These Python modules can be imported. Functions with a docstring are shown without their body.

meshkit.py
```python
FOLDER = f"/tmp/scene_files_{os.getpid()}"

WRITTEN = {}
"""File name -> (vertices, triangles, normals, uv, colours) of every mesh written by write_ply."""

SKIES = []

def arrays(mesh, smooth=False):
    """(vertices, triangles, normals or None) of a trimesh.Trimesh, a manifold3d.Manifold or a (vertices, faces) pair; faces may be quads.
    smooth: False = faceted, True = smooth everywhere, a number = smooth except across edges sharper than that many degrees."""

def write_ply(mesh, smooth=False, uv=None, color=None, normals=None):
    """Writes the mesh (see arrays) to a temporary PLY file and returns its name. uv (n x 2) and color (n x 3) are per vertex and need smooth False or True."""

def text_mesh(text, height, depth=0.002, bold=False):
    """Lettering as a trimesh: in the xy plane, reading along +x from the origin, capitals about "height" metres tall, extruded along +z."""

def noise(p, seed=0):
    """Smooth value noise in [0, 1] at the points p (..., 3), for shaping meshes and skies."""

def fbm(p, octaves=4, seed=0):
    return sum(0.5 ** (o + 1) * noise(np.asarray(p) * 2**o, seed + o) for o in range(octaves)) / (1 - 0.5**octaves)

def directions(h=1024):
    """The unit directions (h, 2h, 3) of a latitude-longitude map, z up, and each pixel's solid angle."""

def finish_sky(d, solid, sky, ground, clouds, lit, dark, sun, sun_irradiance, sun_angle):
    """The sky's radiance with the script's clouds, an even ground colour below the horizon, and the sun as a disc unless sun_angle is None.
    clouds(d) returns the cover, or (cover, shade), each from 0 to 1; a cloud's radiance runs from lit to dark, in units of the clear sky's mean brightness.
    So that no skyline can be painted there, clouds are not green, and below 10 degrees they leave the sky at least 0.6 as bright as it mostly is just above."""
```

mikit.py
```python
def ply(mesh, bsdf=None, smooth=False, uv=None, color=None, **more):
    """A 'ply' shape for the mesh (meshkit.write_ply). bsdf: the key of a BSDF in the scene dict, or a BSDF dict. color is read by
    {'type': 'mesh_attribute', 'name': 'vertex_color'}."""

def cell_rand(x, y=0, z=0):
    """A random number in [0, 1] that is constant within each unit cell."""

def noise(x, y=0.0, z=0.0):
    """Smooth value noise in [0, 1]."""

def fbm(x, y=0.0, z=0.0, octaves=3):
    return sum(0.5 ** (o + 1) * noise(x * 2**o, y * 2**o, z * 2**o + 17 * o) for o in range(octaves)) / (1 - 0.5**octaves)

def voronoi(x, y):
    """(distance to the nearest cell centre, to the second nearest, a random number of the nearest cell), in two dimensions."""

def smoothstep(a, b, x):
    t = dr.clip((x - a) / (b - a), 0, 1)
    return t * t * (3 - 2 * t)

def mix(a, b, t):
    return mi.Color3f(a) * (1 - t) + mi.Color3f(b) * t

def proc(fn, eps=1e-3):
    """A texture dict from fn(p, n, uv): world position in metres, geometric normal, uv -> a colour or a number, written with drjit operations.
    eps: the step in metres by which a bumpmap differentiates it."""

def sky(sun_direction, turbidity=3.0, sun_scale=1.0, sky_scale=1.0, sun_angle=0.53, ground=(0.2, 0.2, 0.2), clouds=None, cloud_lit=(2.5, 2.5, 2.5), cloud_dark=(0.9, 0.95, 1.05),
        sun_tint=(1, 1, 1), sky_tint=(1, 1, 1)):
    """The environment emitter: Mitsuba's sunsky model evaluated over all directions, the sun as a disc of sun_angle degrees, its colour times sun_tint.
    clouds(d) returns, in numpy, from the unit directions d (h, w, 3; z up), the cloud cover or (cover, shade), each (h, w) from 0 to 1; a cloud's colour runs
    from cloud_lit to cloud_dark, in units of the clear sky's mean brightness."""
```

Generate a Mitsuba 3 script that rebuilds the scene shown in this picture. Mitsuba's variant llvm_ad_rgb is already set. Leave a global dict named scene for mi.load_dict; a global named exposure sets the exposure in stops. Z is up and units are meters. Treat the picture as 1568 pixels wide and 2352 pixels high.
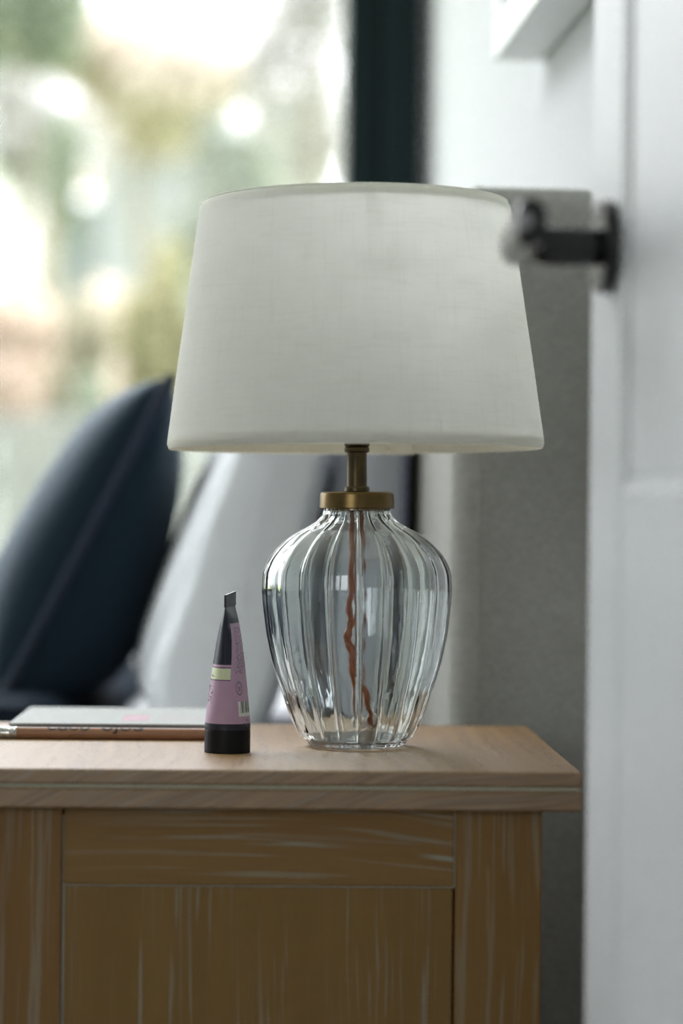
import math
import numpy as np
import trimesh
import manifold3d as m3
import drjit as dr
import mitsuba as mi
import mikit
import meshkit
from mikit import proc, noise, fbm, smoothstep, mix, voronoi

T = mi.ScalarTransform4f
scene, labels = {}, {}
rng = np.random.default_rng(7)

# ------------------------------------------------------------------ camera, sky, exposure
# metres, z up; the camera looks along +y, the headboard wall is on its right
ROLL, PITCH, CAM_Z = math.radians(0.6), math.radians(0.14), 0.768
fw = np.array([0, math.cos(PITCH), math.sin(PITCH)])
u0 = np.cross([1.0, 0, 0], fw)
up = math.cos(ROLL) * u0 - math.sin(ROLL) * np.array([1.0, 0, 0])
scene['camera'] = {
    'type': 'thinlens', 'fov': 16.07, 'fov_axis': 'x',
    'aperture_radius': 0.0165, 'focus_distance': 1.735, 'near_clip': 0.02, 'far_clip': 400.0,
    'to_world': T().look_at(origin=[0, 0, CAM_Z], target=[0, float(fw[1]), CAM_Z + float(fw[2])], up=[float(v) for v in up])}


def overcast(d):
    n = meshkit.fbm(d * np.array([2.2, 2.2, 4.0]) + 3.1, 4)
    return np.full(d.shape[:2], 0.97), np.clip(1.0 - 1.15 * np.clip(d[..., 2], 0, 1) + 0.35 * (n - 0.5), 0, 1)   # an overcast sky is about three times brighter overhead


scene['sky'] = mikit.sky((-0.5, 0.55, 0.67), turbidity=4.0, sun_scale=0.0, sky_scale=1.0, ground=(0.10, 0.11, 0.07),
                         clouds=overcast, cloud_lit=(3.1, 3.15, 3.22), cloud_dark=(1.06, 1.09, 1.13))
exposure = 5.28


# ------------------------------------------------------------------ materials
def rgb(*c):
    return {'type': 'rgb', 'value': [float(v) for v in c]}


def srgb(r, g, b):
    return [float(((v / 255 + 0.055) / 1.055) ** 2.4) if v > 10 else v / 255 / 12.92 for v in (r, g, b)]


def mat(name, color, rough=0.5, spec=0.5, two=True, bump=None, bump_scale=1.0, **more):
    d = {'type': 'principled', 'base_color': color if isinstance(color, dict) else rgb(*color), 'roughness': rough, 'specular': spec, **more}
    if bump is not None:
        d = {'type': 'bumpmap', 'arbitrary': bump, 'scale': bump_scale, 'bsdf': d}
    scene[name] = {'type': 'twosided', 'bsdf': d} if two else d
    return name


# limed oak: brown wood, pale lime left standing in the open pores.  a runs along the grain, b across it
NS_YAW = math.radians(1.5)
NC, NSN = math.cos(NS_YAW), math.sin(NS_YAW)
NS_O = np.array([0.1624, 1.610])                 # front right corner of the top


def ns_local(p):
    dx, dy = p.x - float(NS_O[0]), p.y - float(NS_O[1])
    return dx * NC + dy * NSN, dy * NC - dx * NSN, p.z


def oak(a, b, c, base, dark, lime, amount, seed, freq=330.0, long=7.0):
    w = b + 0.007 * (noise(a * 6 + seed, b * 14, c * 14) - 0.5) + 0.0016 * (noise(a * 30 + seed, b * 60, c * 60) - 0.5)
    fine = noise(w * freq * 2.4, a * 42 + seed, c * freq * 2.4)
    band = fbm(w * 60 + seed, a * 2.2, c * 60, 3)
    col = mix(base, dark, dr.clip(0.10 + 0.9 * (band - 0.25) + 0.45 * (fine - 0.5), 0, 1))
    # lime stands in the early-wood lines, broken into dashes
    line = smoothstep(0.60, 0.74, noise(w * freq + seed * 3, a * long, c * freq) * 0.85 + 0.15 * fine)
    hair = smoothstep(0.60, 0.80, noise(w * freq * 1.9 + seed * 5, a * long * 2.5, c * freq)) * 0.6
    dash = smoothstep(0.30, 0.56, noise(w * freq * 0.8, a * 16 + seed, c * 50))
    where = smoothstep(0.16, 0.52, fbm(w * 40 + seed, a * 6.0 + 9, c * 40, 2))
    return mix(col, lime, dr.clip((dr.maximum(line, hair) * dash * where + 0.06 * fine) * amount, 0, 1))


BASE, DARK, LIME = (0.225, 0.126, 0.042), (0.172, 0.089, 0.026), (0.27, 0.25, 0.19)


def oak_vertical(seed, amount=0.5, base=BASE, dark=DARK, freq=330.0):
    def fn(p, n, uv):
        x, y, z = ns_local(p)
        return oak(z, x + y * 0.9, y * 0.2, base, dark, LIME, amount, seed, freq)
    return fn


def oak_rail(p, n, uv):
    x, y, z = ns_local(p)
    t = x + 0.34
    zz = z + 0.22 * t * t - 0.02 * t                   # the flame figure sweeps down to the left
    return oak(x, zz, y * 0.2, BASE, DARK, LIME, 0.9, 4.0, freq=230.0, long=4.0)


def oak_top(p, n, uv):
    x, y, z = ns_local(p)
    side = dr.abs(n.z) < 0.5
    joint = dr.select(x > -0.245, 1.0, 0.0)
    # the grain runs front to back: wavering rows of open pores, finer to the right
    v = x + 0.010 * (noise(x * 16, y * 9, 3.0) - 0.5) + 0.0022 * (noise(x * 60, y * 60, 8.0) - 0.5)
    pores = smoothstep(0.45, 0.80, noise(v * 190, y * 4.0, 5.0)) * smoothstep(0.45, 0.80, noise(v * 2200, y * 190, 6.0))
    tick = noise(v * 800, y * 60, 5.0)
    ring = noise(v * 110, y * 3, joint * 5)
    top = mix(BASE, DARK, dr.clip(0.55 * ring + 0.40 * tick, 0, 1))
    top = mix(top, (0.09, 0.048, 0.020), pores * 0.6)
    # the edge: end grain seen as slanting rings
    e = z * 1.0 - (x + joint * 0.4) * (0.30 + 0.16 * noise(x * 7 + 20, 0.3, joint))
    er = fbm(e * 620, x * 14, 7.0 + joint, 3)
    edge = mix(BASE, (0.155, 0.078, 0.022), smoothstep(0.26, 0.78, er))
    edge = mix(edge, LIME, smoothstep(0.58, 0.80, noise(e * 1100, x * 16, 1.0)) * 0.30)
    return dr.select(side, edge, top)


mat('oak_top', proc(oak_top), rough=0.53, spec=1.0, clearcoat=1.0, clearcoat_gloss=0.1, bump=proc(lambda p, n, uv: noise(p.x * 900, p.y * 60, 5.0) + 0.6 * noise(p.x * 150, p.y * 8, 5.0), eps=3e-4), bump_scale=0.00005)
mat('oak_stile', proc(oak_vertical(2.0, 0.40)), rough=0.55, spec=0.2)
mat('oak_stile_b', proc(oak_vertical(11.0, 0.5, (0.212, 0.114, 0.038), (0.163, 0.081, 0.024))), rough=0.55, spec=0.2)
mat('oak_rail', proc(oak_rail), rough=0.55, spec=0.2)
mat('oak_panel', proc(oak_vertical(6.0, 0.9, (0.213, 0.122, 0.038), (0.168, 0.090, 0.024), 400.0)), rough=0.55, spec=0.2)
mat('lime_filler', (0.34, 0.33, 0.25), rough=0.8, spec=0.2)
mat('lime_joint', (0.24, 0.22, 0.165), rough=0.8, spec=0.2)
mat('iron_knob', (0.05, 0.045, 0.04), rough=0.4, metallic=0.8)

mat('wall_paint', (0.535, 0.543, 0.56), rough=0.7, spec=0.2)
mat('ceiling_paint', (0.83, 0.84, 0.84), rough=0.9, spec=0.1)
mat('door_paint', (0.535, 0.55, 0.56), rough=0.42, spec=0.4)
mat('frame_paint', (0.66, 0.67, 0.68), rough=0.4, spec=0.4)
mat('skirting_paint', (0.56, 0.573, 0.583), rough=0.4, spec=0.4)
mat('carpet', proc(lambda p, n, uv: mix((0.085, 0.082, 0.080), (0.13, 0.125, 0.12), fbm(p.x * 160, p.y * 160, 0.0, 3))), rough=0.95, spec=0.05)
mat('black_metal', (0.003, 0.004, 0.004), rough=0.18, spec=0.5)
mat('anthracite', (0.0035, 0.0135, 0.0150), rough=0.55, spec=0.2)
scene['window_glass'] = {'type': 'thindielectric', 'int_ior': 1.5}
scene['picture_glass'] = {'type': 'thindielectric', 'int_ior': 1.5}
mat('mat_board', (0.78, 0.78, 0.76), rough=0.9)
mat('print_paper', proc(lambda p, n, uv: mix((0.50, 0.54, 0.55), (0.70, 0.71, 0.69), fbm(p.y * 9, p.z * 14, 2.0, 3))), rough=0.9)


def weave(p, n, uv):
    return 0.5 * noise(p.x * 1100, p.y * 1100, p.z * 260) + 0.5 * noise(p.x * 260, p.y * 260, p.z * 1100)


def headboard_color(p, n, uv):
    w = noise(p.x * 1000, p.y * 1000, p.z * 330) * 0.5 + noise(p.x * 330, p.y * 330, p.z * 1000) * 0.5
    m = fbm(p.x * 260, p.y * 260, p.z * 260, 2)
    return mix((0.27, 0.272, 0.25), (0.39, 0.39, 0.364), dr.clip(0.5 + 1.1 * (w - 0.5) + 0.8 * (m - 0.5), 0, 1))


mat('headboard_fabric', proc(headboard_color), rough=0.9, spec=0.15, sheen=0.25, bump=proc(weave, eps=3e-4), bump_scale=0.0004)
mat('mattress_fabric', (0.42, 0.43, 0.45), rough=0.9, spec=0.1)
mat('navy_fabric', proc(lambda p, n, uv: mix((0.006, 0.0155, 0.025), (0.0105, 0.0255, 0.039), weave(p, n, uv))), rough=0.85, spec=0.2, sheen=1.0, sheen_tint=0.2)
mat('navy_throw_fabric', proc(lambda p, n, uv: mix((0.010, 0.015, 0.022), (0.017, 0.024, 0.034), weave(p, n, uv))), rough=0.95, spec=0.05)
mat('pale_grey_cotton', proc(lambda p, n, uv: mix((0.74, 0.765, 0.80), (0.80, 0.825, 0.85), weave(p, n, uv))), rough=0.85, spec=0.15)
mat('mid_grey_cotton', proc(lambda p, n, uv: mix((0.32, 0.33, 0.36), (0.38, 0.39, 0.42), weave(p, n, uv))), rough=0.85, spec=0.15)
mat('white_cotton', proc(lambda p, n, uv: mix((0.66, 0.67, 0.71), (0.72, 0.73, 0.76), weave(p, n, uv))), rough=0.85, spec=0.15)
mat('navy_piping', (0.028, 0.036, 0.055), rough=0.9, spec=0.1, sheen=1.0)
mat('slate_piping', (0.15, 0.16, 0.21), rough=0.9, spec=0.1)

# lamp
scene['lamp_glass'] = {'type': 'dielectric', 'int_ior': 1.5, 'ext_ior': 1.0, 'specular_transmittance': rgb(0.965, 0.988, 0.985)}


def brass_color(p, n, uv):
    w = fbm(p.x * 60, p.y * 60, p.z * 900, 2)
    m = fbm(p.x * 70, p.y * 70, p.z * 70, 3)
    return mix((0.175, 0.118, 0.046), (0.105, 0.070, 0.026), dr.clip(0.35 * w + 0.9 * (m - 0.2), 0, 1))


mat('antique_brass', proc(brass_color), rough=0.30, metallic=0.95, spec=0.5)
mat('dark_brass', proc(lambda p, n, uv: mix((0.115, 0.085, 0.042), (0.050, 0.040, 0.022), fbm(p.x * 120, p.y * 120, p.z * 90, 3))), rough=0.36, metallic=0.9)
mat('cord_plastic', (0.25, 0.070, 0.024), rough=0.35, spec=0.5)
mat('white_plastic', (0.78, 0.76, 0.74), rough=0.4)
mat('bulb_glass', (0.80, 0.79, 0.75), rough=0.3)
mat('wire_steel', (0.6, 0.6, 0.58), rough=0.35, metallic=0.9)
SH_R0, SH_R1, SH_Z0, SH_Z1 = 0.1391, 0.1138, 0.8190, 0.9990


def linen(p, n, uv):
    u, v = uv.x * 0.78, uv.y * 0.18                  # metres along the cloth
    thread_h = noise(u * 55, v * 1500, 1.0)
    thread_v = noise(u * 1500, v * 55, 2.0)
    slub_h = smoothstep(0.66, 0.85, noise(u * 60, v * 620, 4.0))
    slub_v = smoothstep(0.70, 0.88, noise(u * 620, v * 45, 5.0))
    patch = fbm(u * 22, v * 40, 6.0, 3)
    return thread_h, thread_v, slub_h, slub_v, patch


def linen_color(p, n, uv):
    a, b, c, d, m = linen(p, n, uv)
    col = mix((0.838, 0.840, 0.780), (0.892, 0.897, 0.848), dr.clip(0.25 * a + 0.25 * b + 0.55 * m, 0, 1))
    col = mix(col, (0.74, 0.70, 0.60), dr.clip(0.10 * c + 0.11 * d, 0, 0.3))
    return col


def linen_trans(p, n, uv):
    a, b, c, d, m = linen(p, n, uv)
    return dr.clip(0.88 + 0.30 * (m - 0.5) + 0.06 * (a + b - 1) - 0.04 * (c + d), 0.1, 1.6)


scene['shade_linen'] = {'type': 'bumpmap', 'arbitrary': proc(lambda p, n, uv: linen(p, n, uv)[0] * 0.4 + linen(p, n, uv)[1] * 0.4 + linen(p, n, uv)[2] * 0.8 + fbm(uv.x * 110, uv.y * 30, 3.0, 2) * 0.9, eps=4e-4),
                        'scale': 0.00010,
                        'bsdf': {'type': 'principledthin', 'base_color': proc(linen_color), 'roughness': 0.9, 'diff_trans': proc(linen_trans), 'spec_trans': 0.0, 'eta': 1.3}}
scene['shade_hem_linen'] = {'type': 'principledthin', 'base_color': proc(lambda p, n, uv: mix((0.74, 0.70, 0.60), (0.84, 0.81, 0.72), noise(p.x * 700, p.y * 700, p.z * 900))), 'roughness': 0.9, 'diff_trans': 0.7, 'spec_trans': 0.0, 'eta': 1.3}
mat('shade_hem', proc(lambda p, n, uv: mix((0.66, 0.61, 0.50), (0.78, 0.74, 0.64), noise(p.x * 700, p.y * 700, p.z * 900))), rough=0.9, spec=0.1)

# tube, pencil, notebook
mat('black_cap', (0.004, 0.005, 0.004), rough=0.5, spec=0.2)
mat('navy_plastic', (0.010, 0.013, 0.025), rough=0.30, spec=0.5)
mat('eraser_rubber', (0.70, 0.52, 0.48), rough=0.9)
mat('ferrule_metal', proc(lambda p, n, uv: mix((0.58, 0.57, 0.53), (0.72, 0.72, 0.70), noise(p.x * 700, p.y * 700, p.z * 700))), rough=0.28, metallic=0.95)
mat('graphite', (0.03, 0.03, 0.03), rough=0.5)


def cedar(p, n, uv):
    a = p.x
    w = p.z * 900 + 5 * noise(a * 40, p.z * 120, 1.0) + 4 * dr.sin(a * 60)
    g = noise(w * 0.22, a * 16, p.y * 300)
    lines = smoothstep(0.80, 0.92, noise(a * 95 + p.z * 700, p.z * 150, 4.0))
    return mix(mix((0.335, 0.165, 0.085), (0.245, 0.115, 0.055), g), (0.15, 0.065, 0.03), lines * 0.4)


mat('cedar', proc(cedar), rough=0.38, spec=0.45)
mat('cedar_raw', proc(lambda p, n, uv: mix((0.40, 0.17, 0.085), (0.27, 0.10, 0.05), noise(p.x * 90, p.y * 900, p.z * 900))), rough=0.8, spec=0.2)
mat('black_ink', (0.012, 0.014, 0.014), rough=0.5)
mat('cover_board', proc(lambda p, n, uv: mix((0.40, 0.415, 0.41), (0.45, 0.465, 0.455), fbm(p.x * 300, p.y * 300, 0.0, 2))), rough=0.7, spec=0.2)
mat('page_block', proc(lambda p, n, uv: mix((0.17, 0.20, 0.225), (0.24, 0.27, 0.29), noise(p.x * 3, p.y * 3, p.z * 5200))), rough=0.8, spec=0.2)
mat('grey_board', (0.20, 0.185, 0.16), rough=0.8)
mat('pink_ink', proc(lambda p, n, uv: mix((0.47, 0.235, 0.31), (0.44, 0.34, 0.375), smoothstep(0.35, 0.75, noise(p.x * 260, p.y * 1200, 1.0)))), rough=0.6)
mat('pale_pink_ink', (0.445, 0.375, 0.395), rough=0.6)

# outside
mat('lawn', proc(lambda p, n, uv: mix((0.15, 0.19, 0.08), (0.21, 0.25, 0.11), fbm(p.x * 3, p.y * 3, 0.0, 4))), rough=0.9, spec=0.1)
mat('sage_board', proc(lambda p, n, uv: mix((0.138, 0.145, 0.135), (0.156, 0.165, 0.153), noise(p.x * 8, p.y * 8, p.z * 40))), rough=0.8, spec=0.1)
mat('mint_render', proc(lambda p, n, uv: mix((0.218, 0.232, 0.232), (0.243, 0.259, 0.256), fbm(p.x * 0.8, p.y * 0.8, p.z * 0.8, 3))), rough=0.9, spec=0.1)
mat('grey_render', proc(lambda p, n, uv: mix((0.165, 0.190, 0.182), (0.188, 0.214, 0.205), fbm(p.x * 0.8, p.y * 0.8, p.z * 0.8, 3))), rough=0.9, spec=0.1)
mat('white_render', (0.82, 0.84, 0.84), rough=0.9, spec=0.1)
mat('roof_slate', (0.30, 0.33, 0.33), rough=0.7)
mat('dim_pane', (0.16, 0.20, 0.20), rough=0.15, spec=0.5)
mat('bark', (0.22, 0.20, 0.15), rough=0.9, spec=0.1)


def leaf_mat(name, c):
    scene[name] = {'type': 'principledthin', 'base_color': rgb(*c), 'roughness': 0.6, 'diff_trans': 0.8, 'eta': 1.3}


leaf_mat('leaf_olive', (0.358, 0.341, 0.257))
leaf_mat('leaf_lime', (0.355, 0.347, 0.209))
leaf_mat('leaf_green', (0.246, 0.270, 0.230))
leaf_mat('leaf_dark', (0.273, 0.317, 0.239))
leaf_mat('leaf_beige', (0.624, 0.572, 0.499))
leaf_mat('leaf_russet', (0.564, 0.475, 0.393))
leaf_mat('leaf_sage', (0.380, 0.380, 0.361))


# ------------------------------------------------------------------ mesh helpers
def add(key, mesh, m, smooth=False, label=None, category=None, group=None, kind=None, uv=None):
    scene[key] = mikit.ply(mesh, m, smooth=smooth, uv=uv)
    note(key, label, category, group, kind)
    return key


def note(key, label=None, category=None, group=None, kind=None):
    d = {k: v for k, v in (('label', label), ('category', category), ('group', group), ('kind', kind)) if v}
    if d:
        labels[key] = d


def num(name, i):
    return name if i == 0 else f'{name}_{i:03d}'


def cat(parts):
    return trimesh.util.concatenate(parts)


def box(x0, x1, y0, y1, z0, z1, ch=0.0):
    """A box with chamfered edges."""
    if ch <= 0:
        m = trimesh.creation.box(extents=(x1 - x0, y1 - y0, z1 - z0))
        m.apply_translation(((x0 + x1) / 2, (y0 + y1) / 2, (z0 + z1) / 2))
        return m
    h = np.array([x1 - x0, y1 - y0, z1 - z0]) / 2
    pts = []
    for s in np.ndindex(2, 2, 2):
        s = np.array(s) * 2 - 1
        for k in range(3):
            q = (h - ch) * s
            q[k] = h[k] * s[k]
            pts.append(q)
    m = trimesh.convex.convex_hull(np.array(pts))
    m.apply_translation(((x0 + x1) / 2, (y0 + y1) / 2, (z0 + z1) / 2))
    return m


def rbox(x0, x1, y0, y1, z0, z1, r, seg=24):
    """A box with round edges: the hull of eight spheres."""
    b = m3.Manifold.batch_hull([m3.Manifold.sphere(r, seg).translate((x, y, z)) for x in (x0 + r, x1 - r) for y in (y0 + r, y1 - r) for z in (z0 + r, z1 - r)])
    g = b.to_mesh()
    return trimesh.Trimesh(g.vert_properties[:, :3], g.tri_verts, process=False)


def lathe(profile, n=96, center=(0, 0, 0)):
    """Profile: list of (r, z) from bottom to top, outside seen from +r."""
    p = np.array(profile, float)
    a = np.linspace(0, 2 * np.pi, n, endpoint=False)
    v = np.stack([np.outer(p[:, 0], np.cos(a)), np.outer(p[:, 0], np.sin(a)), np.repeat(p[:, 1:2], n, 1)], -1).reshape(-1, 3)
    i, j = np.meshgrid(np.arange(len(p) - 1), np.arange(n), indexing='ij')
    q = lambda a_, b_: a_ * n + b_ % n
    f = np.stack([q(i, j), q(i, j + 1), q(i + 1, j + 1), q(i + 1, j)], -1).reshape(-1, 4)
    f = np.vstack([f[:, [0, 1, 2]], f[:, [0, 2, 3]]])
    m = trimesh.Trimesh(v + np.array(center), f, process=False)
    m.update_faces(m.area_faces > 1e-13)
    return m


def tube(path, r, n=10, caps=True):
    p = np.array(path, float)
    r = np.broadcast_to(np.asarray(r, float), (len(p),))
    t = np.gradient(p, axis=0)
    t /= np.linalg.norm(t, axis=1, keepdims=True)
    ref = np.array([0, 0, 1.0]) if abs(t[0, 2]) < 0.9 else np.array([1.0, 0, 0])
    a = np.linspace(0, 2 * np.pi, n, endpoint=False)
    v, nx = [], np.cross(ref, t[0])
    for k in range(len(p)):
        nx = nx - t[k] * (nx @ t[k])
        nx /= np.linalg.norm(nx)
        ny = np.cross(t[k], nx)
        v.append(p[k] + r[k] * (np.outer(np.cos(a), nx) + np.outer(np.sin(a), ny)))
    v = np.vstack(v)
    i, j = np.meshgrid(np.arange(len(p) - 1), np.arange(n), indexing='ij')
    q = lambda a_, b_: a_ * n + b_ % n
    f = np.stack([q(i, j), q(i, j + 1), q(i + 1, j + 1), q(i + 1, j)], -1).reshape(-1, 4)
    f = np.vstack([f[:, [0, 1, 2]], f[:, [0, 2, 3]]])
    if caps:
        k = len(v)
        v = np.vstack([v, p[:1], p[-1:]])
        j = np.arange(n)
        f = np.vstack([f, np.stack([(j + 1) % n, j, np.full(n, k)], 1), np.stack([k - n + j, k - n + (j + 1) % n, np.full(n, k + 1)], 1)])
    return trimesh.Trimesh(v, f, process=False)


def spline(pts, n):
    from scipy.interpolate import CubicSpline
    p = np.array(pts, float)
    s = np.concatenate([[0], np.cumsum(np.linalg.norm(np.diff(p, axis=0), axis=1))])
    return CubicSpline(s, p)(np.linspace(0, s[-1], n))


def frame(yaw, origin):
    m = np.eye(4)
    m[:2, :2] = [[math.cos(yaw), -math.sin(yaw)], [math.sin(yaw), math.cos(yaw)]]
    m[:3, 3] = origin
    return m


def put(mesh, m):
    mesh = mesh.copy()
    mesh.apply_transform(m)
    return mesh


# ------------------------------------------------------------------ the room
WALL_YAW = math.radians(4.3)                      # the headboard wall runs along local +y
W = frame(WALL_YAW, (0.2265, 2.03, 0.0))          # local x = 0 is the wall's face
FAR = 1.435                                       # local y of the window wall's inner face
CEIL = 2.42
NEAR = -1.40
add('floor', put(box(-3.6, 1.5, NEAR - 1.7, FAR + 0.15, -0.06, 0.0), W), 'carpet', label='dark grey carpeted bedroom floor', kind='structure')
R0, R1, RY0, RY1 = -1.95, -0.90, -0.20, 0.90        # an unseen rooflight, added over the bed to brighten table top and pillows
add('ceiling', put(cat([box(-3.6, R0, NEAR - 1.7, FAR + 0.15, CEIL, CEIL + 0.06), box(R1, 1.5, NEAR - 1.7, FAR + 0.15, CEIL, CEIL + 0.06),
                        box(R0, R1, NEAR - 1.7, RY0, CEIL, CEIL + 0.06), box(R0, R1, RY1, FAR + 0.15, CEIL, CEIL + 0.06)]), W), 'ceiling_paint', label='white ceiling', kind='structure')
note('added_window_3', 'added square rooflight out of view over the bed, brightening the table top', kind='structure')
for i, (a, b, c, d_) in enumerate(((R0, R0 + 0.05, RY0, RY1), (R1 - 0.05, R1, RY0, RY1), (R0 + 0.05, R1 - 0.05, RY0, RY0 + 0.05), (R0 + 0.05, R1 - 0.05, RY1 - 0.05, RY1))):
    add(num('added_window_3__frame', i), put(box(a, b, c, d_, CEIL + 0.003, CEIL + 0.12, 0.003), W), 'skirting_paint')
pane = trimesh.Trimesh(np.array([[R0 + 0.05, RY0 + 0.05, CEIL + 0.08], [R1 - 0.05, RY0 + 0.05, CEIL + 0.08], [R1 - 0.05, RY1 - 0.05, CEIL + 0.08], [R0 + 0.05, RY1 - 0.05, CEIL + 0.08]]), [[0, 1, 2], [0, 2, 3]], process=False)
add('added_window_3__pane', put(pane, W), 'window_glass')
add('wall_right', put(box(0.0, 0.12, NEAR, FAR + 0.15, 0.0, CEIL), W), 'wall_paint', label='white wall behind the grey headboard', kind='structure')
add('wall_left', put(box(-3.6, -3.48, NEAR - 1.7, FAR + 0.15, 0.0, CEIL), W), 'wall_paint', label='white wall at the foot of the bed', kind='structure')
B0, B1, BZ0, BZ1 = -2.10, -0.95, 0.62, 1.80       # a second window, behind the viewer; the lamp's glass mirrors it
add('wall_back', put(cat([box(-3.6, B0, NEAR - 1.70, NEAR - 1.58, 0.0, CEIL), box(B1, 1.5, NEAR - 1.70, NEAR - 1.58, 0.0, CEIL), box(B0, B1, NEAR - 1.70, NEAR - 1.58, 0.0, BZ0), box(B0, B1, NEAR - 1.70, NEAR - 1.58, BZ1, CEIL)]), W), 'wall_paint', label='white wall behind the viewer', kind='structure')
add('wall_hall', put(cat([box(0.0, 1.5, NEAR, NEAR + 0.1, 0.0, CEIL), box(1.38, 1.5, NEAR - 1.7, NEAR, 0.0, CEIL)]), W), 'wall_paint', label='white hall walls beside the open door', kind='structure')
add('wall_far', put(cat([box(-3.48, -3.38, FAR, FAR + 0.15, 0.0, CEIL), box(-3.38, 0.0, FAR, FAR + 0.15, 2.36, CEIL), box(-3.38, 0.0, FAR, FAR + 0.15, 0.0, 0.60), box(-0.0145, 0.0, FAR, FAR + 0.15, 0.60, 2.36)]), W), 'wall_paint',
    label='white wall around the large garden window', kind='structure')
add('baseboard_right', put(box(-0.016, 0.0, -0.75, FAR, 0.0, 0.12, 0.004), W), 'skirting_paint', label='white painted skirting board', kind='structure')

# garden window: full-height dark frame reaching into the corner
FX = FAR + 0.02
WW = frame(WALL_YAW, (0.2065, 2.03, 0.0))
note('window_1', 'tall garden window in dark anthracite metal frame', kind='structure')
add('window_1__post', put(box(-0.098, -0.048, FX - 0.03, FX + 0.06, 0.601, 2.359, 0.003), WW), 'anthracite')
add('window_1__post_001', put(box(-0.0478, 0.005, FX - 0.055, FX + 0.06, 0.601, 2.359, 0.003), WW), 'anthracite')
add('window_1__post_002', put(box(-1.42, -1.34, FX - 0.02, FX + 0.06, 0.601, 2.359, 0.003), WW), 'anthracite')
add('window_1__post_003', put(box(-3.35, -3.26, FX - 0.03, FX + 0.06, 0.601, 2.359, 0.003), WW), 'anthracite')
add('window_1__rail', put(box(-3.26, -0.098, FX - 0.02, FX + 0.06, 0.601, 0.66, 0.003), WW), 'anthracite')
add('window_1__rail_001', put(box(-3.26, -0.098, FX - 0.02, FX + 0.06, 2.29, 2.359, 0.003), WW), 'anthracite')
for i, (a, b) in enumerate(((-1.34, -0.098), (-3.26, -1.42))):
    pane = trimesh.Trimesh(np.array([[a, FX + 0.02, 0.66], [b, FX + 0.02, 0.66], [b, FX + 0.02, 2.29], [a, FX + 0.02, 2.29]]), [[0, 1, 2], [0, 2, 3]], process=False)
    add(num('window_1__pane', i), put(pane, WW), 'window_glass', label='clear window glass')

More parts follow.
